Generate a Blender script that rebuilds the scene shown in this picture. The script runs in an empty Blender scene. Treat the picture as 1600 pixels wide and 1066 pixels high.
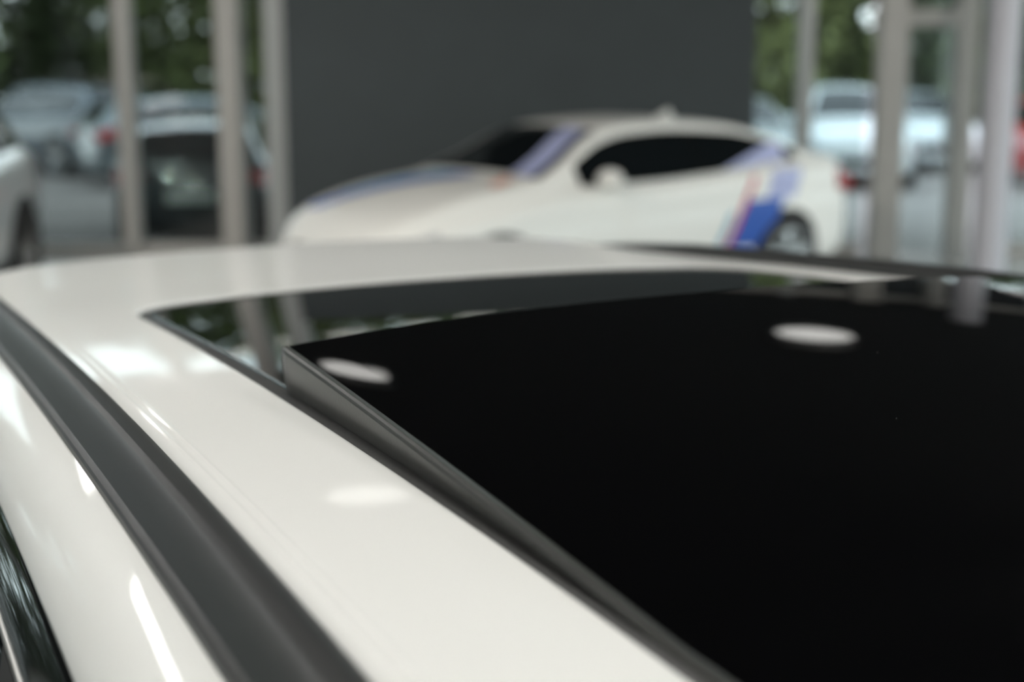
import bpy, bmesh, math, random
from mathutils import Vector, Matrix
random.seed(7)
SC = bpy.context.scene
COL = SC.collection

# ------------------------------------------------------------------ camera
CAM_H = 1.857
PITCH = math.atan(443/2222)
cd = bpy.data.cameras.new('camera'); cam = bpy.data.objects.new('camera', cd); COL.objects.link(cam)
cd.sensor_width = 36; cd.lens = 50.0; cd.clip_start = .05; cd.clip_end = 300
cam.location = (0, 0, CAM_H); cam.rotation_euler = (math.pi/2 - PITCH, 0, 0)
cd.dof.use_dof = True; cd.dof.focus_distance = 1.04; cd.dof.aperture_fstop = 3.4
SC.camera = cam
# ------------------------------------------------------------------ world: bright overcast sky
w = bpy.data.worlds.new('overcast_sky'); SC.world = w; w.use_nodes = True
nt = w.node_tree; nt.nodes.clear()
wo = nt.nodes.new('ShaderNodeOutputWorld'); bg = nt.nodes.new('ShaderNodeBackground')
tc = nt.nodes.new('ShaderNodeTexCoord'); sx = nt.nodes.new('ShaderNodeSeparateXYZ'); cr = nt.nodes.new('ShaderNodeValToRGB')
nt.links.new(tc.outputs['Generated'], sx.inputs[0]); nt.links.new(sx.outputs['Z'], cr.inputs[0])
cr.color_ramp.elements[0].position = 0; cr.color_ramp.elements[0].color = (.86, .90, .93, 1)
cr.color_ramp.elements[1].position = .7; cr.color_ramp.elements[1].color = (.74, .84, .95, 1)
nt.links.new(cr.outputs[0], bg.inputs[0]); bg.inputs[1].default_value = 1.85
nt.links.new(bg.outputs[0], wo.inputs[0])
SC.view_settings.view_transform = 'Standard'; SC.view_settings.look = 'None'
SC.view_settings.exposure = 0.82; SC.view_settings.gamma = 1; SC.view_settings.use_curve_mapping = False

# ------------------------------------------------------------------ materials
def mat(name, col, rough=.5, metal=0, coat=0, spec=.5, emit=0, noise=0, nscale=20, bump=0, coat_rough=.03, ecol=None, ior=None):
    m = bpy.data.materials.new(name); m.use_nodes = True; t = m.node_tree; b = t.nodes['Principled BSDF']
    b.inputs['Base Color'].default_value = (*col, 1); b.inputs['Roughness'].default_value = rough
    b.inputs['Metallic'].default_value = metal; b.inputs['Coat Weight'].default_value = coat
    b.inputs['Coat Roughness'].default_value = coat_rough; b.inputs['Specular IOR Level'].default_value = spec
    if ior: b.inputs['IOR'].default_value = ior
    if emit:
        b.inputs['Emission Color'].default_value = (*(ecol or col), 1); b.inputs['Emission Strength'].default_value = emit
    if noise or bump:
        c = t.nodes.new('ShaderNodeTexCoord'); n = t.nodes.new('ShaderNodeTexNoise'); n.inputs['Scale'].default_value = nscale
        n.inputs['Detail'].default_value = 5
        t.links.new(c.outputs['Object'], n.inputs['Vector'])
        if noise:
            r = t.nodes.new('ShaderNodeValToRGB'); r.color_ramp.elements[0].position = .3; r.color_ramp.elements[1].position = .7
            r.color_ramp.elements[0].color = (*[v*(1-noise) for v in col], 1); r.color_ramp.elements[1].color = (*[min(1, v*(1+noise)) for v in col], 1)
            t.links.new(n.outputs['Fac'], r.inputs[0]); t.links.new(r.outputs[0], b.inputs['Base Color'])
        if bump:
            u = t.nodes.new('ShaderNodeBump'); u.inputs['Strength'].default_value = bump; u.inputs['Distance'].default_value = .002
            t.links.new(n.outputs['Fac'], u.inputs['Height']); t.links.new(u.outputs[0], b.inputs['Normal'])
    return m
def glass_mat(name, tint, refl=1.0):
    m = bpy.data.materials.new(name); m.use_nodes = True; t = m.node_tree; t.nodes.clear()
    o = t.nodes.new('ShaderNodeOutputMaterial'); mx = t.nodes.new('ShaderNodeMixShader'); tr = t.nodes.new('ShaderNodeBsdfTransparent')
    gl = t.nodes.new('ShaderNodeBsdfGlossy'); fr = t.nodes.new('ShaderNodeFresnel')
    tr.inputs[0].default_value = (*tint, 1); gl.inputs['Roughness'].default_value = .01; fr.inputs[0].default_value = 1.85
    ge = t.nodes.new('ShaderNodeNewGeometry'); ma = t.nodes.new('ShaderNodeMath'); ma.operation = 'MULTIPLY_ADD'; mb = t.nodes.new('ShaderNodeMath'); mb.operation = 'MULTIPLY'
    ma.inputs[1].default_value = -1; ma.inputs[2].default_value = 1; t.links.new(ge.outputs['Backfacing'], ma.inputs[0])
    t.links.new(ma.outputs[0], mb.inputs[0]); t.links.new(fr.outputs[0], mb.inputs[1])
    t.links.new(mb.outputs[0], mx.inputs[0]); t.links.new(tr.outputs[0], mx.inputs[1]); t.links.new(gl.outputs[0], mx.inputs[2]); t.links.new(mx.outputs[0], o.inputs[0])
    return m
M = {}
M['white'] = mat('white_paint', (.83, .83, .79), .4, 0, .6, .15)
M['roofglass'] = mat('black_glass', (.0015, .0015, .0018), .02, 0, 0, .5)
M['glassedge'] = mat('glass_edge', (.05, .085, .095), .2)
M['seal'] = mat('rubber_seal', (.032, .031, .029), .42, bump=.15, nscale=300)
M['skirt'] = mat('satin_black_skirt', (.038, .038, .034), .33, bump=.1, nscale=400)
M['rail'] = mat('satin_black_rail', (.020, .020, .0195), .38, bump=.05, nscale=900)
M['gloss'] = mat('gloss_black', (.006, .007, .007), .06, 0, 1)
M['chrome'] = mat('brushed_metal', (.42, .41, .39), .28, 1)
M['silver'] = mat('bright_metal', (.8, .8, .8), .15, 1)
M['carglass'] = mat('dark_car_glass', (.006, .008, .009), .03, 0, 0, .5)
M['cavity'] = mat('black_plastic', (.012, .012, .012), .7)
M['tire'] = mat('tyre_rubber', (.02, .02, .02), .8, bump=.3, nscale=60)
M['wall'] = mat('dark_blue_grey_wall', (.034, .044, .047), .75, noise=.05, nscale=3)
M['frame'] = mat('grey_aluminium', (.33, .325, .305), .45, .0, noise=.03, nscale=6)
M['frame_cool'] = mat('cool_grey_aluminium', (.31, .33, .325), .4)
M['column'] = mat('pale_grey_column', (.46, .46, .50), .6, noise=.03, nscale=4)
M['floor'] = mat('polished_floor', (.36, .345, .32), .25, noise=.05, nscale=1.5)
M['ceiling'] = mat('black_ceiling', (.005, .005, .005), .9)
M['plaster'] = mat('warm_white_plaster', (.20, .20, .19), .8, noise=.03, nscale=3)
M['asphalt'] = mat('pavement', (.16, .142, .13), .95, 0, 0, .08, noise=.12, nscale=1.2)  # darker tone also carries the shade of canopy and trees
M['paving'] = mat('pale_paving', (.31, .285, .27), .95, 0, 0, .08, noise=.08, nscale=1.5)
M['lamp'] = mat('lamp_diffuser', (1, .98, .94), .5, emit=.85)
M['panel'] = mat('panel_diffuser', (1, .985, .955), .5, emit=5.3)  # glow of the added ceiling fill panels
M['lampbody'] = mat('lamp_body', (.10, .10, .10), .5)
M['pane'] = glass_mat('window_glass', (.80, .86, .85))
M['bark'] = mat('bark', (.07, .055, .04), .9, bump=.5, nscale=15)
for k, c in (('leaf_a', (.10, .125, .04)), ('leaf_b', (.16, .18, .06)), ('leaf_c', (.06, .08, .035)), ('leaf_d', (.24, .25, .13))):
    M[k] = mat(k, c, .6, noise=.35, nscale=.9)
M['blue'] = mat('stripe_blue', (.03, .10, .42), .4, 0, .15, .25)
M['lightblue'] = mat('stripe_light_blue', (.20, .42, .56), .4, 0, .15, .25)
M['lavender'] = mat('stripe_lavender', (.42, .46, .70), .4, 0, .15, .25)
M['red'] = mat('stripe_red', (.55, .03, .08), .4, 0, .15, .25)
M['peach'] = mat('stripe_peach', (.72, .36, .26), .4, 0, .15, .25)
M['taillight'] = mat('tail_lamp_red', (.40, .012, .015), .12, 0, 1)
M['headlight'] = mat('head_lamp_clear', (.75, .78, .8), .08, .35, 1)
M['yellow'] = mat('yellow_plate', (.65, .48, .06), .5)
M['plate'] = mat('white_plate', (.7, .7, .68), .5)
for k, c in (('p_dark', (.010, .014, .018)), ('p_navy', (.015, .03, .045)), ('p_silver', (.42, .45, .46)), ('p_white', (.72, .76, .77)), ('p_red', (.60, .03, .03)), ('p_grey', (.10, .12, .125))):
    M[k] = mat('car_' + k, c, .3, .0, 1)

# ------------------------------------------------------------------ helpers
def link(name, me, parent=None, loc=None, rot=None):
    o = bpy.data.objects.new(name, me); COL.objects.link(o)
    if parent is not None: o.parent = parent
    if loc: o.location = loc
    if rot: o.rotation_euler = rot
    return o
def tag(o, label=None, cat=None, group=None, kind=None):
    if label: o['label'] = label
    if cat: o['category'] = cat
    if group: o['group'] = group
    if kind: o['kind'] = kind
    return o
def empty(name, loc=(0, 0, 0), rz=0):
    o = link(name, None, None, loc, (0, 0, rz)); o.empty_display_size = .2; return o
def meshobj(name, verts, faces, m, parent=None, smooth=True, angle=None, solid=0):
    me = bpy.data.meshes.new(name); me.from_pydata([tuple(v) for v in verts], [], faces)
    bm = bmesh.new(); bm.from_mesh(me)
    bmesh.ops.remove_doubles(bm, verts=bm.verts, dist=1e-6)
    bmesh.ops.recalc_face_normals(bm, faces=bm.faces)
    if angle:
        for e in bm.edges:
            if len(e.link_faces) == 2 and e.calc_face_angle(0) > angle: e.smooth = False
    bm.to_mesh(me); bm.free()
    for p in me.polygons: p.use_smooth = smooth
    me.materials.append(M[m] if isinstance(m, str) else m)
    o = link(name, me, parent)
    if solid:
        s = o.modifiers.new('thickness', 'SOLIDIFY'); s.thickness = solid; s.offset = -1
    return o
def grid(rows, close_u=False, close_v=False):
    """rows: list of equally long lists of points"""
    nv = len(rows[0]); V = [p for r in rows for p in r]; F = []
    nr = len(rows)
    for i in range(nr - (0 if close_u else 1)):
        for j in range(nv - (0 if close_v else 1)):
            a = i*nv + j; b = i*nv + (j+1) % nv; c = ((i+1) % nr)*nv + (j+1) % nv; d = ((i+1) % nr)*nv + j
            F.append((a, b, c, d))
    return V, F
def boxmesh(name, lo, hi, m, parent=None, bevel=0, loc=None, rot=None):
    bm = bmesh.new(); bmesh.ops.create_cube(bm, size=1)
    for v in bm.verts:
        v.co = Vector([lo[i] + (v.co[i]+.5)*(hi[i]-lo[i]) for i in range(3)])
    if bevel: bmesh.ops.bevel(bm, geom=list(bm.edges), offset=bevel, segments=2, affect='EDGES')
    me = bpy.data.meshes.new(name); bm.to_mesh(me); bm.free(); me.materials.append(M[m])
    return link(name, me, parent, loc, rot)
def lathe(name, prof, m, parent=None, axis='Z', n=40, loc=(0, 0, 0), closed=False):
    rows = []
    for i in range(n):
        a = 2*math.pi*i/n; r = []
        for (rad, h) in prof:
            p = (rad*math.cos(a), rad*math.sin(a), h)
            if axis == 'Y': p = (p[0], h, p[1])
            r.append((p[0]+loc[0], p[1]+loc[1], p[2]+loc[2]))
        rows.append(r)
    V, F = grid(rows, close_u=True, close_v=closed)
    return meshobj(name, V, F, m, parent, True, .6)
def lerp(a, b, t): return a + (b-a)*t
def table(tb):
    xs = [p[0] for p in tb]; ys = [p[1] for p in tb]; n = len(xs)
    d = [(ys[i+1]-ys[i])/(xs[i+1]-xs[i]) for i in range(n-1)]
    mm = [d[0]] + [0 if d[i-1]*d[i] <= 0 else 2*d[i-1]*d[i]/(d[i-1]+d[i]) for i in range(1, n-1)] + [d[-1]]
    def f(x):
        if x <= xs[0]: return ys[0]
        if x >= xs[-1]: return ys[-1]
        i = 0
        while x > xs[i+1]: i += 1
        h = xs[i+1]-xs[i]; t = (x-xs[i])/h
        return (2*t**3-3*t*t+1)*ys[i] + (t**3-2*t*t+t)*h*mm[i] + (-2*t**3+3*t*t)*ys[i+1] + (t**3-t*t)*h*mm[i+1]
    return f

# ------------------------------------------------------------------ the room
YB = 13.6           # back facade
XL, XR = -9.0, 8.5
YF = -7.0
ZC = 4.2
def struct(o): o['kind'] = 'structure'; return o
struct(boxmesh('floor', (XL, YF, -.2), (XR, YB+.1, 0), 'floor'))
struct(boxmesh('ceiling', (XL-.2, YF-.2, ZC), (XR+.2, YB+.3, ZC+.25), 'ceiling'))
struct(boxmesh('wall_front', (XL, YF-.2, -.2), (XR, YF, ZC), 'plaster'))
struct(boxmesh('ground', (-60, -40, -.45), (60, 70, -.25), 'asphalt'))
struct(boxmesh('trim_90', (XL-.2, YB+.3, ZC), (XR+.2, YB+4.6, ZC+.2), 'ceiling'))   # unseen canopy added over the glass front to block high sky
struct(boxmesh('trim_91', (2.2, YB+.25, -.26), (40, 45, -.235), 'paving'))   # pale paving outside the door
# dark partition wall behind the display coupe
wb = struct(boxmesh('wall_back', (-2.07, 13.15, 0), (2.22, 13.35, 2.50), 'wall', bevel=.01))

def mullion(n, x0, x1, y0, y1, m='frame', z1=ZC):
    return struct(boxmesh('trim_%d' % n, (x0, y0, 0), (x1, y1, z1), m, bevel=.008))
n = 1
for (x0, x1, y0, m) in [(-8.9, -8.75, YB-.16, 'frame'), (-6.4, -6.25, YB-.16, 'frame'), (-5.1, -4.95, YB-.16, 'frame'), (-3.68, -3.53, YB-.2, 'frame'), (-2.70, -2.50, YB-.4, 'frame'), (-2.27, -2.08, YB-.32, 'frame_cool'),
                      (-.1, .05, YB-.16, 'frame'), (2.66, 2.80, YB-.18, 'frame_cool'), (5.2, 5.35, YB-.16, 'frame'), (6.8, 6.95, YB-.16, 'frame')]:
    mullion(n, x0, x1, y0, YB, m); n += 1
for z in (.0, ZC-.15):
    struct(boxmesh('trim_%d' % n, (XL, YB-.1, z), (3.3 if z < 1 else XR, YB-.01, z+.12), 'frame')); n += 1
struct(boxmesh('trim_%d' % n, (4.5, YB-.1, 0), (XR, YB-.01, .12), 'frame')); n += 1
# glass panes of the back facade
px = [(XL, -6.3), (-6.3, -5.0), (-5.0, -3.6), (-3.6, -2.6), (-2.6, -2.1), (-2.1, 0), (0, 2.73), (2.73, 3.35)]
wi = 1
for a, b in px:
    struct(boxmesh('window_%d' % wi, (a+.02, YB-.06, .1), (b-.02, YB-.048, ZC), 'pane')); wi += 1
struct(boxmesh('window_%d' % wi, (3.4, YB-.06, 2.32), (4.5, YB-.048, ZC), 'pane')); wi += 1
struct(boxmesh('window_%d' % wi, (4.52, YB-.06, .1), (XR, YB-.048, ZC), 'pane')); wi += 1
# glazed door in the back facade (thing with parts)
dr = struct(empty('door_1', (3.4, YB-.2, 0)))
boxmesh('door_frame', (-.02, -.08, 0), (.24, .12, ZC), 'frame', dr, .008)
boxmesh('door_frame', (.70, -.08, 0), (.88, .12, ZC), 'frame', dr, .008)
boxmesh('door_header', (.24, -.08, 2.14), (.70, .12, 2.30), 'frame', dr, .006)
lf = boxmesh('door_leaf', (.25, .02, .03), (.69, .032, 2.13), 'pane', dr)
boxmesh('door_handle', (.62, -.05, .95), (.645, .0, 1.35), 'chrome', dr, .004)
# pale column right
struct(lathe('trim_%d' % n, [(.145, 0), (.145, ZC)], 'column', loc=(4.15, 12.3, 0), n=40)); n += 1
# left facade
for i in range(9):
    y = YF + i*2.55
    struct(boxmesh('trim_%d' % n, (XL, y, 0), (XL+.16, y+.14, ZC), 'frame', bevel=.008)); n += 1
for z in (0, ZC-.15):
    struct(boxmesh('trim_%d' % n, (XL+.02, YF, z), (XL+.1, YB, z+.12), 'frame')); n += 1
for i in range(8):
    y = YF + i*2.55
    struct(boxmesh('window_%d' % wi, (XL+.05, y+.15, .1), (XL+.062, y+2.54, ZC), 'pane')); wi += 1

# right facade, unseen, glazed to let in more sky light
for i in range(9):
    y = YF + i*2.55
    struct(boxmesh('trim_%d' % n, (XR-.16, y, 0), (XR, y+.14, ZC), 'frame', bevel=.008)); n += 1
    if i < 8: struct(boxmesh('window_%d' % wi, (XR-.062, y+.15, .1), (XR-.05, y+2.54, ZC), 'pane')); wi += 1
for z in (0, ZC-.15):
    struct(boxmesh('trim_%d' % n, (XR-.1, YF, z), (XR-.02, YB, z+.12), 'frame')); n += 1
# ------------------------------------------------------------------ ceiling lamps
def disc_lamp(x, y, label):
    t = empty('ceiling_lamp', (x, y, ZC-.001)); tag(t, label, 'lamp')
    lathe('lamp_body', [(.02, 0), (.34, 0), (.34, -.09), (.30, -.09)], 'lampbody', t)
    lathe('diffuser', [(.0001, -.085), (.30, -.085), (.30, -.06), (.0001, -.06)], 'lamp', t)
    return t
LAMPS = [(2.40, 10.6), (-1.27, 8.6)]
FILL_PANELS = [(-2.0, -1.2), (1.0, -1.2), (-3.2, 1.6), (2.4, 1.6), (-.4, 2.2), (-4.3, 6.0), (-4.6, 10.2), (6.3, 6.5), (6.6, 10.5), (-4.5, 3.2), (5.6, 3.4), (-1.0, -4.2), (2.4, -4.2)]  # unseen panels added to brighten the room, clear of the roof glass reflections

# ------------------------------------------------------------------ our car: roof geometry
K = 1.12
PHI, OX, OY, HC = .4422, .42, .7791, .2368
suv = empty('white_suv', (K*OX, K*OY, 0), PHI - math.pi/2)
tag(suv, 'white car in the foreground with black roof rails and tilted open sunroof', 'car')
ZR = CAM_H - K*HC
def surf(s, t):
    def q(s): return -.0398*s*s + .0053*max(s, 0)**3
    if s <= 1.3: z = q(s)
    else:
        e = s-1.3; k = .25
        z = q(1.3) - .045*e - .0316*k*(1-math.exp(-e/k))
    return z - .0099*t*t - .163*t**4
def P(s, t, z): return Vector((-K*s, -K*t, ZR + K*z))
def rloop(sf, srf, hw, rf, rr, n=14, ns=40, nr=30):
    """closed outline around the roof: near side (t>0) front to rear, rear edge, far side, front edge. srf(t): rear edge."""
    pts = []
    def corner(cs, ct, r, a0, a1, shear):
        for i in range(n+1):
            a = lerp(a0, a1, i/n); s = cs + r*math.sin(a); t = ct + r*math.cos(a); pts.append((s, t))
    sr = srf(hw-rr)
    for i in range(ns): pts.append((lerp(sf+rf, sr-rr, i/ns), hw))
    corner(sr-rr, hw-rr, rr, 0, math.pi/2, 0)
    for i in range(1, nr):
        t = lerp(hw-rr, -(hw-rr), i/nr); pts.append((srf(t), t))
    corner(sr-rr, -(hw-rr), rr, math.pi/2, math.pi, 0)
    for i in range(1, ns): pts.append((lerp(sr-rr, sf+rf, i/ns), -hw))
    corner(sf+rf, -(hw-rf), rf, math.pi, 1.5*math.pi, 0)
    for i in range(1, nr): pts.append((sf, lerp(-(hw-rf), hw-rf, i/nr)))
    corner(sf+rf, hw-rf, rf, 1.5*math.pi, 2*math.pi, 0)
    return pts
SR = lambda t: 1.205 - .45*t*t
HW = .4215
def crease(t):   # faint pressed line along the roof between glass and rail
    a = abs(t); e = 0
    for c in (.5125, .5195): e += .0005*math.exp(-((a-c)/.0016)**2)
    return e
inner = rloop(-.30, SR, HW, .04, .085)
outer = rloop(-.62, lambda t: 1.93-.25*t*t, .552, .03, .16)
rows = [[P(s, t, surf(s, t)-.006) for s, t in inner]]
rows.append([P(s, t, surf(s, t)-.0012) for s, t in inner])
fr = [0, .004, .012, .03, .07, .12, .2, .3, .4, .5, .58, .62] + [.64+.005*i for i in range(36)]+[.84] + [.88, .92, .96, 1]
for f_ in fr:
    r = []
    for (a, b) in zip(inner, outer):
        s = lerp(a[0], b[0], f_); t = lerp(a[1], b[1], f_)
        r.append(P(s, t, surf(s, t) + crease(t)*max(0, min(1, (1.1-s)/.4)) - .0012*max(0, 1-f_/.012)))
    rows.append(r)
# rounded lip down at the rear and front edges only
lip = []
for k in range(1, 6):
    a = k/5*math.pi/2; r = []
    for (s, t) in outer:
        wgt = min(1, max(0, (s-1.75)/.1))
        r.append(P(s + .02*math.sin(a)*wgt, t, surf(s, t) - (.035*(1-math.cos(a)))*wgt - .0015*k*(1-wgt)))
    lip.append(r)
V, F = grid(rows+lip, close_v=True)
roof = meshobj('roof_panel', V, F, 'white', suv, True, .9)

# near/far body sides above the windows (cantrail)
def srange(a, b, n): return [lerp(a, b, i/n) for i in range(n+1)]
def zc(s): return surf(s, 0)
def side_t(s): # plan taper of the upper body towards the rear
    return -.012*max(0, s-.9)**2
cant = [(.545, -.0205), (.560, -.0215), (.575, -.0235), (.590, -.028), (.603, -.0345), (.614, -.043), (.6225, -.053), (.6275, -.062), (.628, -.066), (.624, -.068)]
for sg in (1, -1):
    rows = [[P(s, sg*(t+side_t(s)), zc(s)+z) for t, z in cant] for s in srange(-.62, 1.85, 60)]
    V, F = grid(rows); meshobj('cantrail', V, F, 'white', suv, True)
    trim = [(.624, -.063), (.630, -.066), (.636, -.0712), (.642, -.0775), (.6462, -.0835), (.6468, -.0850), (.643, -.087)]
    rows = [[P(s, sg*(t+side_t(s)), zc(s)+z) for t, z in trim] for s in srange(-.62, 1.72, 60)]
    V, F = grid(rows); wt = meshobj('window_trim', V, F, 'gloss', suv, True); wt['label'] = 'gloss black window trim'
    chrome = [(.6455, -.0840), (.6482, -.0843), (.6492, -.0850), (.6495, -.0862), (.6475, -.0885)]
    rows = [[P(s, sg*(t+side_t(s)), zc(s)+z) for t, z in chrome] for s in srange(-.62, 1.66, 60)]
    V, F = grid(rows); ct = meshobj('trim_strip', V, F, 'chrome', suv, True); ct['label'] = 'satin metal trim strip'
    # side glass, ruled from roof to belt line
    rows = []
    for i, s in enumerate(srange(-.62, 1.66, 50)):
        u = i/50; sb = lerp(-1.28, 1.62, u)
        top = P(s, sg*(.6478+side_t(s)), zc(s)-.0872); bot = P(sb, sg*.765, -.515)
        mid = (top+bot)/2 + Vector((0, -sg*.02, .0))
        rows.append([(1-v)**2*top + 2*v*(1-v)*mid + v*v*bot for v in srange(0, 1, 8)])
    V, F = grid(rows); meshobj('side_window', V, F, 'carglass', suv, True, solid=.004)
    for s0, s1 in ((.20, .285), (1.08, 1.15)):
        rows = []
        for s in srange(s0, s1, 3):
            u = (s+.62)/2.28; sb = lerp(-1.28, 1.62, u)
            top = P(s, sg*(.6498+side_t(s)), zc(s)-.0875); bot = P(sb, sg*.767, -.515)
            mid = (top+bot)/2 + Vector((0, -sg*.023, .0))
            rows.append([(1-v)**2*top + 2*v*(1-v)*mid + v*v*bot for v in srange(0, 1, 8)])
        V, F = grid(rows); meshobj('door_pillar', V, F, 'cavity', suv, True)

# roof rails
railp = [(.5365, -.004), (.537, .006), (.5385, .0110), (.5415, .0155), (.546, .0188), (.551, .0208), (.556, .0214), (.560, .0205), (.5635, .0183),
         (.5695, .0108), (.5755, .0033), (.577, .0027), (.5795, .0023), (.581, .001), (.581, -.004)]
def rail_t(s): return .022*max(0, -s-.05)*0 - .012*max(0, s-.9)**2 + .004*(s < 0)*abs(s)
for sg, lb in ((1, 'satin black roof rail beside the near window'), (-1, 'satin black roof rail on the far side')):
    rows = []
    for s in srange(-.58, 1.74, 90):
        k = min(1, max(.02, (1.74-s)/.30))**.6 * min(1, max(.05, (s+.58)/.08))**.5
        rows.append([P(s, sg*(.559+(t-.559)*(.55+.45*k)+rail_t(s)), surf(s, t) + (h*k if h > 0 else h)) for t, h in railp])
    V, F = grid(rows); rl = meshobj('roof_rail', V, F, 'rail', suv, True, .30); rl['label'] = lb

# sunroof surround seal and glass
l0 = rloop(-.30, SR, HW-.0005, .04, .085); l1 = rloop(-.29, lambda t: SR(t)-.014, HW-.015, .03, .075); l2 = rloop(-.288, lambda t: SR(t)-.016, HW-.017, .03, .073)
rows = [[P(s, t, surf(s, t)-.0045) for s, t in l0], [P(s, t, surf(s, t)-.0028) for s, t in rloop(-.298, lambda t: SR(t)-.004, HW-.0035, .04, .083)],
        [P(s, t, surf(s, t)-.0030) for s, t in l1], [P(s, t, surf(s, t)-.010) for s, t in l2]]
V, F = grid(rows, close_v=True); meshobj('sunroof_seal', V, F, 'seal', suv, True, .8)
# cavity tray
rows = []
for s in (-.29, .60):
    rows.append([P(s, t, surf(s, t)+z) for t, z in ((.405, -.008), (.400, -.05), (.0, -.055), (-.400, -.05), (-.405, -.008))])
V, F = grid(rows); meshobj('sunroof_tray', V, F, 'cavity', suv, False)
# fixed rear glass
def rearglass(hw, inset, dz, s0=.535, ns=36, nt=40, r=.070):
    rows = []
    for i in range(ns+1):
        v = i/ns; row = []
        for j in range(nt+1):
            t = lerp(-hw, hw, j/nt); smax = SR(t)-inset
            ct = hw-r
            if abs(t) > ct:
                sc_ = SR(ct)-inset-r; smax = sc_ + math.sqrt(max(0, r*r-(abs(t)-ct)**2))
            s = lerp(s0, smax, 1-(1-v)**1.3); row.append(P(s, t, surf(s, t)+dz))
        rows.append(row)
    return grid(rows)
V, F = rearglass(.4025, .019, -.0032)
rg = meshobj('rear_roof_glass', V, F, 'roofglass', suv, True); rg['label'] = 'fixed black glass roof panel behind the tilted one'
e0 = rloop(.535, lambda t: SR(t)-.0165, .405, .01, .0725); e1 = rloop(.537, lambda t: SR(t)-.019, .4025, .01, .070)
V, F = grid([[P(s, t, surf(s, t)-.0065) for s, t in e0], [P(s, t, surf(s, t)-.0036) for s, t in e0], [P(s, t, surf(s, t)-.0029) for s, t in e1]], close_v=True)
ge = meshobj('glass_edge', V, F, 'glassedge', rg, True)

# tilted front glass panel
SP0, SP1, TP = -.27, .527, .412
def pan_h(s, t):
    f = max(0, (s+.05)/.577)
    return .0335*f + .0055*f*(1-(t/TP)**2) - .0*(s < 0)
def sp1(t): return SP1 + .02*(1-(t/TP)**2)
rows = []
for i in range(41):
    row = []
    for j in range(49):
        t = lerp(-TP, TP, j/48); s = lerp(SP0, sp1(t), i/40)
        e = max(0, abs(t)-(TP-.004))/.004; row.append(P(s, t, surf(s, t)+pan_h(s, t)-.0008*e*e))
    rows.append(row)
V, F = grid(rows)
tp = meshobj('tilted_roof_glass', V, F, 'roofglass', suv, True); tp['label'] = 'black glass sunroof panel raised at its rear edge'
# rear rim edge of panel (glass thickness)
rows = []
for j in range(49):
    t = lerp(-TP, TP, j/48); s = sp1(t)
    rows.append([P(s, t, surf(s, t)+pan_h(s, t)+.0), P(s+.0012, t, surf(s, t)+pan_h(s, t)-.0012), P(s+.0005, t, surf(s, t)+pan_h(s, t)-.005), P(s-.03, t, surf(s-.03, t)+pan_h(s-.03, t)-.006), P(s-.08, t, surf(s-.08, t)+pan_h(s-.08, t)-.012)])
V, F = grid(rows); meshobj('panel_rim', V, F, 'seal', tp, True, .8)
# side skirts
for sg in (1, -1):
    rows = []
    for s in srange(-.12, SP1, 60):
        top = surf(s, TP)+pan_h(s, TP); base = surf(s, TP)-.0045; H = max(.001, top-base)
        prof = [(TP-.0045, top+.0006), (TP-.0005, top+.0007), (TP+.0012, top-.0006), (TP+.0016, top-.0020), (TP+.0004, top-.0026), (TP+.0010, top-.0036)]
        for v in (.15, .3, .45, .6, .75, .88, 1):
            prof.append((TP+.001 - .0045*v*v, lerp(top-.0036, base, v) if top-.0036 > base else base))
        rows.append([P(s, sg*t, z) for t, z in prof])
    # close the rear end
    V, F = grid(rows); sk = meshobj('panel_skirt', V, F, 'skirt', tp, True, .5); sk['label'] = 'satin dark grey side skirt of the raised panel'
    so = sk.modifiers.new('thickness', 'SOLIDIFY'); so.thickness = .003; so.offset = -1 if sg > 0 else 1
dv, df = [], []
for (s, t, r) in ((.115, -.36, .0010), (.30, .02, .0005), (.2, -.2, .0004), (.05, -.1, .0004), (.33, -.28, .0005), (.16, .12, .0004)):
    b0 = len(dv); z = surf(s, t)+pan_h(s, t)+.0003
    for k in range(6): dv.append(P(s+r*math.cos(k*math.pi/3), t+r*.7*math.sin(k*math.pi/3), z))
    df.append(tuple(range(b0, b0+6)))
ds = meshobj('dust_specks', dv, df, 'plate', tp, False); ds['kind'] = 'stuff'

# ---- remaining body of our car
def wheel(name, x, y, r, parent, side, rim='silver'):
    wt = .21
    rim_o = link(name, None, parent); rim_o.location = (x, y, r)
    t = lathe('tire', [(r*.68, -wt/2), (r*.93, -wt/2), (r*.985, -wt*.42), (r, -wt*.3), (r, wt*.3), (r*.985, wt*.42), (r*.93, wt/2), (r*.68, wt/2)], 'tire', rim_o, 'Y', 32)
    V, F = [], []
    def add(b):
        o = len(V); V.extend(b[0]); F.extend([tuple(i+o for i in f) for f in b[1]])
    rows = [[(rr*math.cos(a), hh*side, rr*math.sin(a)) for rr, hh in ((r*.70, .10), (r*.64, .10), (r*.62, .02), (r*.62, -.08))] for a in [2*math.pi*i/32 for i in range(32)]]
    add(grid(rows, close_u=True))
    for k in range(5):
        a = 2*math.pi*k/5+.3
        for da in (-.09, .09):
            c, s_ = math.cos(a+da), math.sin(a+da); pr = []
            for rr, wd in ((.02, .022), (r*.64, .018)):
                pr.append([(rr*c - wd*s_, .09*side, rr*s_ + wd*c), (rr*c + wd*s_, .09*side, rr*s_ - wd*c), (rr*c + wd*s_, .05*side, rr*s_ - wd*c), (rr*c - wd*s_, .05*side, rr*s_ + wd*c)])
            add(grid(pr, close_v=True))
    meshobj('rim', V, F, rim, rim_o, True, .5)
    return rim_o
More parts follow.
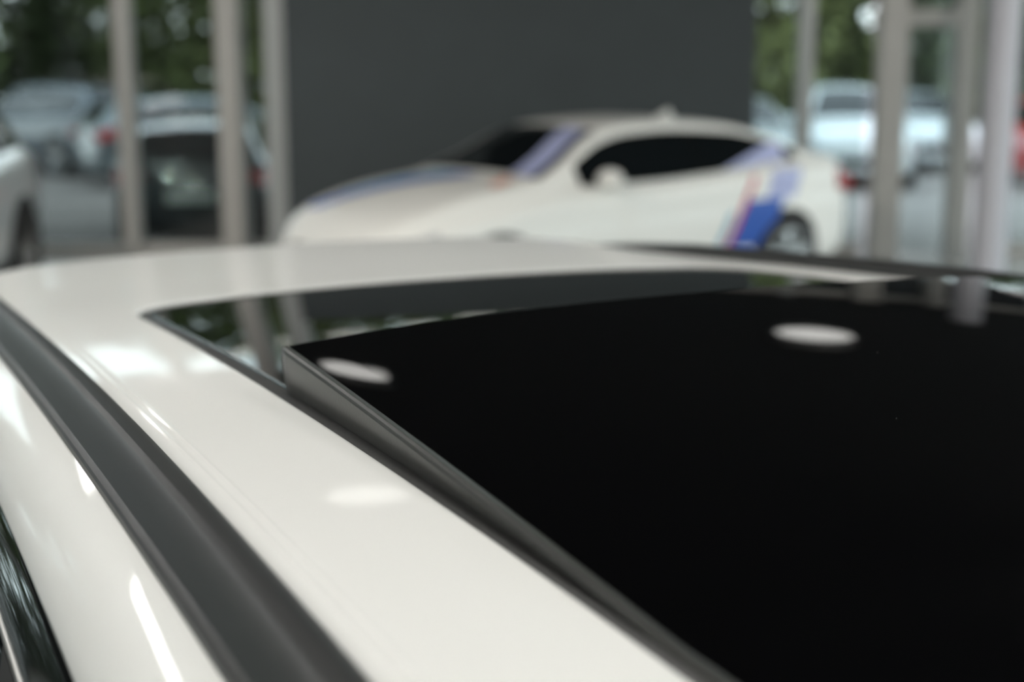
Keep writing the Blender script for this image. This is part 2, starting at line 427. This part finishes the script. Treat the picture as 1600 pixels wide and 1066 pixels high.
class Body:
    def __init__(s, tb): s.w = table(tb['w']); s.zb = table(tb['zb']); s.zt = table(tb['zt']); s.zl = table(tb['zl']); s.x0 = tb['x'][0]; s.x1 = tb['x'][1]
    def sec(s, x):
        w, zb, zt, zl = s.w(x), s.zb(x), s.zt(x), s.zl(x); h = zb-zl; gh = max(0, zt-zb-.045)
        yb = .89*w; y7 = yb-.30*gh; y8 = yb-.62*gh; cr = zt-zb
        return [(0, zl), (.6*w, zl), (.88*w, zl), (.965*w, zl+.06), (.985*w, zl+.22*h), (1.0*w, zl+.45*h), (.99*w, zl+.66*h), (.97*w, zl+.80*h), (.975*w, zl+.86*h), (.945*w, zb-.03), (yb+.01, zb-.004),
                (yb, zb+.0*gh), (y7, zb+.5*gh), (y8, zb+.95*gh+.004), (y8-.03, zb+gh+.018 if gh > 0 else lerp(zb, zt, .45)), (y8*.78, lerp(zb+gh, zt, .6) if gh > 0 else lerp(zb, zt, .7)), (y8*.4, lerp(zb+gh, zt, .93)), (0, zt)]
    def top(s, x, y):
        p = s.sec(x)[13:]; y = abs(y)
        for (a, b) in zip(p, p[1:]):
            if b[0] <= y <= a[0]:
                return lerp(b[1], a[1], (y-b[0])/max(1e-6, a[0]-b[0]))
        return p[0][1]
    def side(s, x, z):
        p = s.sec(x)[3:15]
        for (a, b) in zip(p, p[1:]):
            if a[1] <= z <= b[1]: return lerp(a[0], b[0], (z-a[1])/max(1e-6, b[1]-a[1]))
        return p[-1][0]
    def gh(s, x): return max(0, s.zt(x)-s.zb(x)-.045)
def loft_body(name, B, m, parent, n=64):
    rows = []
    for i in range(n+1):
        x = lerp(B.x0, B.x1, .5-.5*math.cos(math.pi*i/n)*(.35) - .325*(1-2*i/n) if False else i/n)
        h = B.sec(x); rows.append([(x, y, z) for y, z in h] + [(x, -y, z) for y, z in h[-2:0:-1]])
    V, F = grid(rows, close_v=True); k = len(rows[0])
    F.append(tuple(range(k))); F.append(tuple(range(len(V)-k, len(V))))
    return meshobj(name, V, F, m, parent, True, .9)
def side_patch(name, B, m, parent, sg, x0, x1, zlo, zhi, off=.006, nx=24, nz=6):
    rows = []
    for i in range(nx+1):
        x = lerp(x0, x1, i/nx); a = zlo(x); b = max(a+.001, zhi(x))
        rows.append([(x, sg*(B.side(x, z)+off), z) for z in srange(a, b, nz)])
    V, F = grid(rows); return meshobj(name, V, F, m, parent, True)
def top_patch(name, B, m, parent, x0, x1, yf, off=.006, nx=16, ny=14):
    rows = []
    for i in range(nx+1):
        x = lerp(x0, x1, i/nx); ya, yb = yf(x)
        rows.append([(x, y, B.top(x, y)+off) for y in srange(ya, yb, ny)])
    V, F = grid(rows); return meshobj(name, V, F, m, parent, True)
def ball(name, c, r, m, parent, sc=(1, 1, 1), n=2):
    bm = bmesh.new(); bmesh.ops.create_uvsphere(bm, u_segments=20, v_segments=12, radius=r)
    for v in bm.verts: v.co = Vector((v.co.x*sc[0]+c[0], v.co.y*sc[1]+c[1], v.co.z*sc[2]+c[2]))
    me = bpy.data.meshes.new(name); bm.to_mesh(me); bm.free(); me.materials.append(M[m])
    for p in me.polygons: p.use_smooth = True
    return link(name, me, parent)
def arch(B, x, sg, r, parent):
    y = B.side(x, .55); rr = r+.05
    rows = []
    for i in range(33):
        a = math.pi*i/32*1.1-.05*math.pi
        rows.append([(x+q*math.cos(a), sg*(B.side(x+q*math.cos(a), max(.2, r+q*math.sin(a)))+.004), r+q*math.sin(a)) for q in (.02, rr*.5, rr*.85, rr)])
    V, F = grid(rows); return meshobj('wheel_arch', V, F, 'cavity', parent, True)
def build_car(kind, paint, loc, rz, label, rear_plate='plate', full=True, group=None, name=None):
    T = {
     'coupe': dict(x=(-2.27, 2.27), w=[(-2.27, .70), (-2.15, .80), (-1.9, .87), (-1.35, .925), (-.6, .90), (.4, .90), (1.3, .92), (1.8, .88), (2.1, .76), (2.27, .56)],
        zb=[(-2.27, .92), (-2.1, 1.02), (-1.5, 1.05), (-.8, 1.0), (0, .96), (.8, .95), (1.4, .86), (1.9, .76), (2.15, .66), (2.27, .55)],
        zt=[(-2.27, .96), (-2.2, 1.07), (-2.0, 1.115), (-1.75, 1.15), (-1.35, 1.29), (-.95, 1.385), (-.35, 1.42), (.05, 1.40), (.3, 1.345), (.75, 1.13), (1.0, 1.04), (1.4, .985), (1.9, .86), (2.15, .74), (2.27, .58)],
        zl=[(-2.27, .34), (-1.9, .24), (0, .20), (1.9, .2), (2.27, .28)], win=(-1.55, .62), ws=(.26, .93), rw=(-1.70, -1.05), wh=(-1.36, 1.38), r=.335),
     'hatch': dict(x=(-2.1, 2.1), w=[(-2.1, .74), (-2.0, .82), (-1.3, .89), (0, .89), (1.2, .89), (1.7, .84), (2.0, .72), (2.1, .58)],
        zb=[(-2.1, .98), (-1.9, 1.05), (0, .98), (.8, .96), (1.4, .92), (1.9, .78), (2.1, .62)],
        zt=[(-2.1, 1.0), (-2.02, 1.12), (-1.8, 1.34), (-1.5, 1.43), (-.6, 1.48), (.1, 1.46), (.45, 1.36), (.95, 1.12), (1.15, 1.04), (1.7, .95), (2.0, .8), (2.1, .66)],
        zl=[(-2.1, .32), (-1.7, .22), (1.7, .2), (2.1, .28)], win=(-1.72, .82), ws=(.28, 1.08), rw=(-2.04, -1.72), wh=(-1.28, 1.32), r=.32),
     'suv': dict(x=(-2.2, 2.25), w=[(-2.2, .78), (-2.08, .87), (-1.3, .93), (0, .92), (1.3, .93), (1.8, .88), (2.12, .76), (2.25, .62)],
        zb=[(-2.2, 1.05), (-1.9, 1.12), (0, 1.05), (.9, 1.03), (1.5, 1.0), (2.0, .9), (2.25, .74)],
        zt=[(-2.2, 1.1), (-2.12, 1.25), (-1.9, 1.50), (-1.6, 1.60), (-.6, 1.66), (.1, 1.64), (.5, 1.52), (1.0, 1.22), (1.2, 1.13), (1.8, 1.05), (2.12, .93), (2.25, .78)],
        zl=[(-2.2, .4), (-1.8, .26), (1.8, .25), (2.25, .34)], win=(-1.85, .88), ws=(.32, 1.12), rw=(-2.13, -1.82), wh=(-1.35, 1.40), r=.37)}[kind]
    B = Body(T); c = empty(name or 'parked_car', loc, rz); tag(c, label, 'car', group)
    loft_body('body', B, paint, c)
    zlo = lambda x: B.zb(x)+.025
    for sg in (1, -1):
        a, b = T['win']; mid = lerp(a, b, .46)
        hi = lambda x: B.zb(x)+.90*B.gh(x)-.01
        side_patch('side_window', B, 'carglass', c, sg, a, mid-.03, zlo, hi)
        side_patch('side_window', B, 'carglass', c, sg, mid+.03, b, zlo, hi)
        side_patch('door_pillar', B, 'gloss', c, sg, mid-.032, mid+.032, zlo, hi, .0045, 4)
        for x in T['wh']:
            arch(B, x, sg, T['r'], c); wheel('wheel', x, sg*(B.side(x, .5)-.075), T['r'], c, sg)
        mx = T['win'][1]-.18
        mi = ball('mirror', (mx, sg*(B.side(mx, B.zb(mx)+.05)+.13), B.zb(mx)+.07), .1, paint, c, (.75, 1.15, .72))
        xh = T['x'][1]-.16
        side_patch('headlight', B, 'headlight', c, sg, xh-.28, xh+.06, lambda x: B.zb(x)-.17, lambda x: B.zb(x)-.03, .008, 10, 4)
        xt = T['x'][0]
        side_patch('taillight', B, 'taillight', c, sg, xt+.004, xt+.26, lambda x: B.zb(x)-.20, lambda x: B.zb(x)-.04, .008, 10, 4)
        boxmesh('tail_lamp_lens', (xt-.012, sg*.62-.14, B.zb(xt+.1)-.20), (xt+.02, sg*.62+.14, B.zb(xt+.1)-.07), 'taillight', c, .01)
    a, b = T['ws']; wdt = lambda x: (-(B.sec(x)[13][0]-.075), B.sec(x)[13][0]-.06)
    top_patch('windshield', B, 'carglass', c, a, b, wdt)
    a, b = T['rw']; top_patch('rear_window', B, 'carglass', c, a, b, wdt)
    boxmesh('license_plate', (T['x'][0]-.02, -.25, .62), (T['x'][0]+.01, .25, .74), rear_plate, c, .004)
    xf = T['x'][1]
    boxmesh('grille', (xf-.05, -.40, .40), (xf+.012, .40, .60), 'gloss', c, .02)
    return c, B

# our car's lower body, bonnet, windscreen, tailgate and wheels
TB = dict(x=(-2.25, 2.3), w=[(-2.25, .78), (-2.1, .88), (-1.3, .925), (0, .915), (1.4, .925), (1.9, .88), (2.2, .74), (2.3, .6)],
          zb=[(-2.25, .98), (-2.0, 1.03), (0, 1.0), (1.4, .99), (2.0, .9), (2.3, .74)], zt=[(-2.25, 1.0), (-2.0, 1.05), (0, 1.02), (1.3, 1.08), (1.9, 1.0), (2.15, .9), (2.3, .76)],
          zl=[(-2.25, .4), (-1.8, .26), (1.8, .25), (2.3, .34)])
BS = Body(TB); loft_body('lower_body', BS, 'white', suv)
for sg in (1, -1):
    for x in (-1.35, 1.42):
        arch(BS, x, sg, .36, suv); wheel('wheel', x, sg*(BS.side(x, .5)-.075), .36, suv, sg)
    side_patch('headlight', BS, 'headlight', suv, sg, 1.88, 2.22, lambda x: BS.zb(x)-.18, lambda x: BS.zb(x)-.04, .008, 10, 4)
    side_patch('taillight', BS, 'taillight', suv, sg, -2.24, -1.95, lambda x: BS.zb(x)-.2, lambda x: BS.zb(x)-.04, .008, 10, 4)
def ruled(name, top, bot, m, n=24, bulge=(0, 0, 0)):
    rows = []
    for i in range(n+1):
        u = i/n; a = Vector(top(u)); b = Vector(bot(u)); md = (a+b)/2 + Vector(bulge)
        rows.append([(1-v)**2*a + 2*v*(1-v)*md + v*v*b for v in srange(0, 1, 8)])
    V, F = grid(rows); return meshobj(name, V, F, m, suv, True)
ruled('windshield', lambda u: P(-.62, lerp(-.60, .60, u), surf(-.62, lerp(-.55, .55, u))-.006), lambda u: (1.46-.12*(2*u-1)**2, lerp(.84, -.84, u), 1.06), 'carglass', bulge=(.04, 0, .03))
ruled('rear_window', lambda u: P(1.93-.15*(2*u-1)**2, lerp(-.52, .52, u), surf(1.9, lerp(-.5, .5, u))-.038), lambda u: (-2.2+.1*(2*u-1)**2, lerp(.74, -.74, u), 1.02), 'carglass', bulge=(-.03, 0, .02))
for sg in (1, -1):
    ruled('rear_pillar', lambda u: P(lerp(1.62, 1.86, u), sg*lerp(.628, .53, u), zc(1.75)-lerp(.06, .045, u)), lambda u: (lerp(-1.85, -2.12, u), -sg*lerp(.86, .72, u), 1.02), 'white', bulge=(0, -sg*.01, 0))
    ruled('front_pillar', lambda u: P(lerp(-.60, -.63, u), sg*lerp(.632, .575, u), zc(-.6)-lerp(.06, .022, u)), lambda u: (lerp(1.38, 1.44, u), -sg*lerp(.872, .80, u), 1.02), 'white', bulge=(0, -sg*.01, .01))
    ball('mirror', (.95, -sg*1.02, 1.08), .12, 'white', suv, (.7, 1.1, .7))

# ------------------------------------------------------------------ display coupe with stripes
coupe, BC = build_car('coupe', 'white', (.50, 10.9, 0), math.pi+.64, 'white two-door coupe with blue and red racing stripes before the dark wall', name='striped_coupe')
# bonnet stripes, windscreen banner, rear quarter stripes: decals on the panels
def band(x, a, b): return (a, b)
top_patch('bonnet_stripe', BC, 'blue', coupe, 1.0, 2.0, lambda x: (lerp(-.14, -.64, x-1), lerp(.12, -.46, x-1)), .004)['label'] = 'dark blue bonnet stripe'
top_patch('bonnet_stripe', BC, 'lightblue', coupe, 1.0, 1.75, lambda x: (lerp(-.42, -.58, (x-1)/.75), lerp(-.14, -.515, (x-1)/.75)), .004)['label'] = 'light blue bonnet stripe'
top_patch('bonnet_stripe', BC, 'peach', coupe, .99, 1.22, lambda x: (lerp(.38, .52, (x-.99)/.25), lerp(.52, .64, (x-.99)/.25)), .004)['label'] = 'faded red bonnet stripe'
top_patch('windshield_stripe', BC, 'lavender', coupe, .28, .93, lambda x: (BC.sec(x)[13][0]-.38, BC.sec(x)[13][0]-.15), .012)['label'] = 'pale lavender stripe across the windscreen'
side = 1
def sl(xb, xt, z0=.45, z1=1.04):  # slanted band x at height z
    return lambda z: lerp(xb, xt, (z-z0)/(z1-z0))
def slant(name, m, xa, xb, dx, z0, z1, off=.005, sg=1):
    rows = []
    for z in srange(z0, z1, 14):
        k = (z-.4)/.7
        rows.append([(x, sg*(BC.side(x, z)+off), z) for x in srange(xa-dx*k, xb-dx*k, 8)])
    V, F = grid(rows); return meshobj(name, V, F, m, coupe, True)
V, F = grid([[(lerp(-.98, -.78, u)+.05*v, sgn*.022*(1-v)*(1-u*.8), BC.zt(-.9)-.01+.085*v*(1-u)) for v in (0, .5, 1)] for u in (0, .33, .66, 1) for sgn in (1,)] + [[(lerp(-.98, -.78, u)+.05*v, -.022*(1-v)*(1-u*.8), BC.zt(-.9)-.01+.085*v*(1-u)) for v in (0, .5, 1)] for u in (1, .66, .33, 0)], close_u=True)
meshobj('roof_antenna', V, F, 'white', coupe, True)
for sg in (1, -1):
    slant('side_stripe', 'red', -.655, -.705, .42, .42, .98, sg=sg)['label'] = 'red side stripe'
    slant('side_stripe', 'blue', -.70, -1.08, .42, .45, .80, sg=sg)['label'] = 'blue side stripe'
    slant('side_stripe', 'lavender', -.92, -1.24, .34, .80, 1.02, sg=sg)['label'] = 'lavender side stripe'
    slant('side_stripe', 'lightblue', -.56, -.62, .42, .42, .72, sg=sg)['label'] = 'light blue side stripe'
    side_patch('window_stripe', BC, 'lavender', coupe, sg, -1.42, -.75, lambda x: BC.zb(x)+.03, lambda x: min(BC.zb(x)+.03+.25*(-.75-x), BC.zb(x)+.85*BC.gh(x)), .010)['label'] = 'lavender stripe on the rear side window'

# ------------------------------------------------------------------ other showroom car (left edge) and cars outside
build_car('suv', 'p_white', (-4.72, 9.9, 0), -math.pi/2+.06, 'white car inside the showroom cut by the left edge of the photo', name='showroom_car')
G = -.25
H = math.pi/2
outside = [
 ('hatch', 'p_dark', (-3.42, 16.95), H+.03, 'dark car with red tail lights parked close outside the left glass', 'plate'),
 ('suv', 'p_navy', (-8.6, 27.0), H+.9, 'dark blue car far out under the trees at the left', 'plate'),
 ('hatch', 'p_grey', (-5.2, 24.5), H-1.0, 'grey car behind the first left window mullion', 'plate'),
 ('hatch', 'p_silver', (-1.4, 22.0), H, 'silver car behind the left end of the dark wall', 'plate'),
 ('hatch', 'p_silver', (3.75, 24.0), -H-.05, 'silver car just right of the dark wall edge outdoors', 'plate'),
 ('suv', 'p_white', (5.65, 24.7), -H-.05, 'white car standing left of the glass door outdoors', 'plate'),
 ('hatch', 'p_white', (7.75, 27.9), -H, 'white car seen through the glass door', 'plate'),
 ('hatch', 'p_red', (9.2, 23.0), -H, 'bright red car outdoors right of the pale column', 'plate'),
]
for kd, pt, (x, y), rz, lb, pl in outside:
    build_car(kd, pt, (x, y, G), rz, lb, pl)

# ------------------------------------------------------------------ trees
def foliage(seed, R, H, n, leaf):
    rnd = random.Random(seed); V = []; F = []
    blobs = []
    for i in range(22):
        z = (i+.5)/22; a = i*2.4+seed; q = R*.68*math.sqrt(max(0, 1-(z*1.05-.35)**2))*rnd.uniform(.3, 1)
        blobs.append((q*math.cos(a), q*math.sin(a), z*H, rnd.uniform(.38, .52)*R))
    for i in range(n):
        bx, by, bz, br = rnd.choice(blobs); d = Vector((rnd.gauss(0, 1), rnd.gauss(0, 1), rnd.gauss(0, 1))).normalized()*br*rnd.uniform(.6, 1.05)
        c = Vector((bx, by, max(.3, bz))) + d; a = Vector((rnd.gauss(0, 1), rnd.gauss(0, 1), rnd.gauss(0, .6))).normalized(); b = a.orthogonal().normalized()
        L = leaf*rnd.uniform(.6, 1.3); k = len(V)
        V += [c-a*L, c-b*L*.5, c+a*L, c+b*L*.5]; F.append((k, k+1, k+2, k+3))
    return V, F
def make_tree(seed, R, H, z0, m, n=4200):
    rnd = random.Random(seed)
    t = empty('tree'); V, F = foliage(seed, R, H, n, .17); V = [v+Vector((0, 0, z0)) for v in V]
    me = bpy.data.meshes.new('crown'); me.from_pydata([tuple(v) for v in V], [], F); me.materials.append(M[m]); link('crown', me, t)
    rows = []
    for i in range(9):
        z = i/8*(z0+H*.7); r = .16*(1-.7*i/8); ox = .12*math.sin(i*.9+seed)
        rows.append([(ox+r*math.cos(a), r*math.sin(a), z) for a in [2*math.pi*k/10 for k in range(10)]])
    V, F = grid(rows, close_v=True)
    for b in range(5):
        a = rnd.uniform(0, 6.28); z = z0+H*rnd.uniform(.05, .4); e = Vector((math.cos(a)*R*.6, math.sin(a)*R*.6, z+H*.25)); s0 = Vector((0, 0, z)); k = len(V)
        rr = [[(s0.lerp(e, q)+Vector((g*math.cos(h), g*math.sin(h), 0))) for h in (0, 2.1, 4.2)] for q, g in ((0, .07), (1, .02))]
        v2, f2 = grid(rr, close_v=True); V += v2; F += [tuple(i+k for i in f) for f in f2]
    meshobj('trunk', V, F, 'bark', t, True)
    return t
protos = [make_tree(3, 2.0, 4.8, 1.2, 'leaf_a'), make_tree(5, 2.2, 5.6, 1.0, 'leaf_b'), make_tree(8, 1.9, 4.2, .9, 'leaf_c'), make_tree(11, 2.1, 3.9, 1.3, 'leaf_d')]
used = [0]*4
def place_tree(k, x, y, sc, label, group):
    p = protos[k]
    if used[k] == 0: t = p
    else:
        t = p.copy(); COL.objects.link(t)
        for ch in [c for c in p.children]:
            c2 = ch.copy(); c2.parent = t; COL.objects.link(c2)
    used[k] += 1
    t.location = (x, y, G); t.scale = (sc, sc, sc); t.rotation_euler = (0, 0, used[k]*1.9)
    tag(t, label, 'tree', group)
kinds = ['mid green leafy tree', 'yellow green leafy tree', 'dark green leafy tree', 'pale olive leafy tree']
rnd = random.Random(21)
backrow = [(-14.6, 31, 2), (-12.2, 30, 0), (-9.8, 31.2, 2), (-7.5, 30.2, 0), (-5.6, 31.4, 1), (-3.6, 30.4, 1), (-1.2, 31, 0), (1.4, 31.5, 3), (3.6, 33, 3), (5.6, 31, 1), (7.6, 32, 0), (9.6, 31, 2), (11.8, 32.5, 0), (14.5, 31, 2), (17.5, 33, 0)]
where = ['at the far left end of the row', 'left of the first window mullion', 'behind the dark parked cars', 'behind the first window mullion', 'between the left mullions', 'beside the wide left mullion', 'hidden behind the dark wall left end', 'behind the dark wall right end',
         'just right of the dark wall', 'behind the right hand mullion', 'left of the glass door', 'behind the glass door', 'behind the pale column', 'right of the pale column', 'at the far right end of the row']
for (x, y, k), wh in zip(backrow, where):
    place_tree(k, x, y, (.86 if -11 < x < 1 else .95)+.08*rnd.random(), '%s outdoors %s' % (kinds[k], wh), 'trees behind the parked cars')
for i, (x, y, k) in enumerate([(-15, -3, 0), (-16.5, 1.5, 2), (-15.5, 6, 1), (-17, 10.5, 0), (-16, 15, 2), (-15.5, 20, 0), (-13, -10, 2), (-14.5, -14.5, 0), (-12.2, -19, 2), (-17.5, -19.5, 0), (-9.5, -14.5, 2)]):  # those past the plastered wall are added to screen sky from pane reflections
    place_tree(k, x, y, 1.25, '%s outside the left glass wall, %s' % (kinds[k], ['first of its row', 'second of its row', 'third of its row', 'fourth of its row', 'fifth of its row', 'sixth of its row', 'beyond the plastered wall', 'second past the plastered wall', 'third past the plastered wall', 'farthest past the plastered wall', 'close to the plastered wall'][i]), 'trees outside the left glass wall')
# hedge behind the parking
rnd = random.Random(4); V = []; F = []
for i in range(9000):
    c = Vector((rnd.uniform(-22, 26), 36.5+rnd.uniform(-.7, .7), G+rnd.uniform(0, 1)**.8*2.6)); a = Vector((rnd.gauss(0, 1), rnd.gauss(0, 1), rnd.gauss(0, 1))).normalized(); b = a.orthogonal().normalized(); L = .22; k = len(V)
    V += [c-a*L, c-b*L*.6, c+a*L, c+b*L*.6]; F.append((k, k+1, k+2, k+3))
me = bpy.data.meshes.new('hedge'); me.from_pydata([tuple(v) for v in V], [], F); me.materials.append(M['leaf_c'])
tag(link('hedge', me), 'long dark green hedge behind the parked cars', 'hedge')

# ------------------------------------------------------------------ lamps, with added fill spots and panels
def fill_spot_lamp(x, y, aim, power, label, size=1.3):  # unseen spots added to brighten coupe, wall and window frames
    t = empty('spotlight', (x, y, ZC-.001)); tag(t, label, 'lamp', 'ceiling spotlights')
    lathe('bracket', [(.0001, -.10), (.02, -.10), (.02, 0), (.05, 0)], 'lampbody', t, n=16)
    d = (Vector(aim)-Vector((x, y, ZC-.16))).normalized(); q = d.to_track_quat('-Z', 'Y')
    h = lathe('lamp_head', [(.0001, .07), (.05, .07), (.06, -.07), (.052, -.07), (.045, .04), (.0001, .05)], 'lampbody', t, n=24)
    h.location = (0, 0, -.16); h.rotation_mode = 'QUATERNION'; h.rotation_quaternion = q
    ld = bpy.data.lights.new('bulb', 'SPOT'); ld.energy = power; ld.spot_size = size; ld.spot_blend = .7; ld.shadow_soft_size = .045; ld.color = (1, .95, .88)
    lo = link('bulb', ld, t, (0, 0, -.16)); lo.rotation_mode = 'QUATERNION'; lo.rotation_quaternion = q
    lo.location = Vector((0, 0, -.16)) + d*.08
fill_spot_lamp(-3.6, 6.6, (-.6, 10.6, .8), 200, 'ceiling spotlight left of the coupe aimed at its bonnet')
fill_spot_lamp(-2.9, 4.2, (0, 13.2, 1.8), 90, 'ceiling spotlight left aimed at the dark wall')
fill_spot_lamp(4.6, 4.4, (1.0, 12.0, 1.0), 290, 'ceiling spotlight right aimed at the tail of the coupe')
fill_spot_lamp(5.6, 7.4, (4.2, 13.5, 1.6), 90, 'ceiling spotlight right aimed at the glass door')
fill_spot_lamp(-5.2, 7.4, (-3.0, 13.5, 1.6), 220, 'ceiling spotlight aimed at the left window frames')
for (x, y), lb in zip(LAMPS, ['round ceiling lamp reflected at the right of the tilted glass', 'round ceiling lamp reflected beside the raised glass corner']):
    disc_lamp(x, y, lb)
plabels = ['rectangular ceiling light panel behind and left of the camera', 'rectangular ceiling light panel behind and right of the camera', 'rectangular ceiling light panel ahead on the left', 'rectangular ceiling light panel ahead on the right', 'rectangular ceiling light panel straight above the white car',
 'rectangular ceiling light panel near the left glass wall, nearer one', 'rectangular ceiling light panel near the left glass wall, farther one', 'rectangular ceiling light panel near the right glass wall, nearer one', 'rectangular ceiling light panel near the right glass wall, farther one',
 'rectangular ceiling light panel left of the white car', 'rectangular ceiling light panel right of the white car', 'rectangular ceiling light panel by the rear wall, left one', 'rectangular ceiling light panel by the rear wall, right one']
for (x, y), lb in zip(FILL_PANELS, plabels):
    t = empty('light_panel', (x, y, ZC-.001)); tag(t, lb, 'lamp')
    boxmesh('housing', (-.42, -.92, -.08), (.42, .92, 0), 'lampbody', t, .01)
    boxmesh('diffuser', (-.38, -.88, -.10), (.38, .88, -.078), 'panel', t, .004)
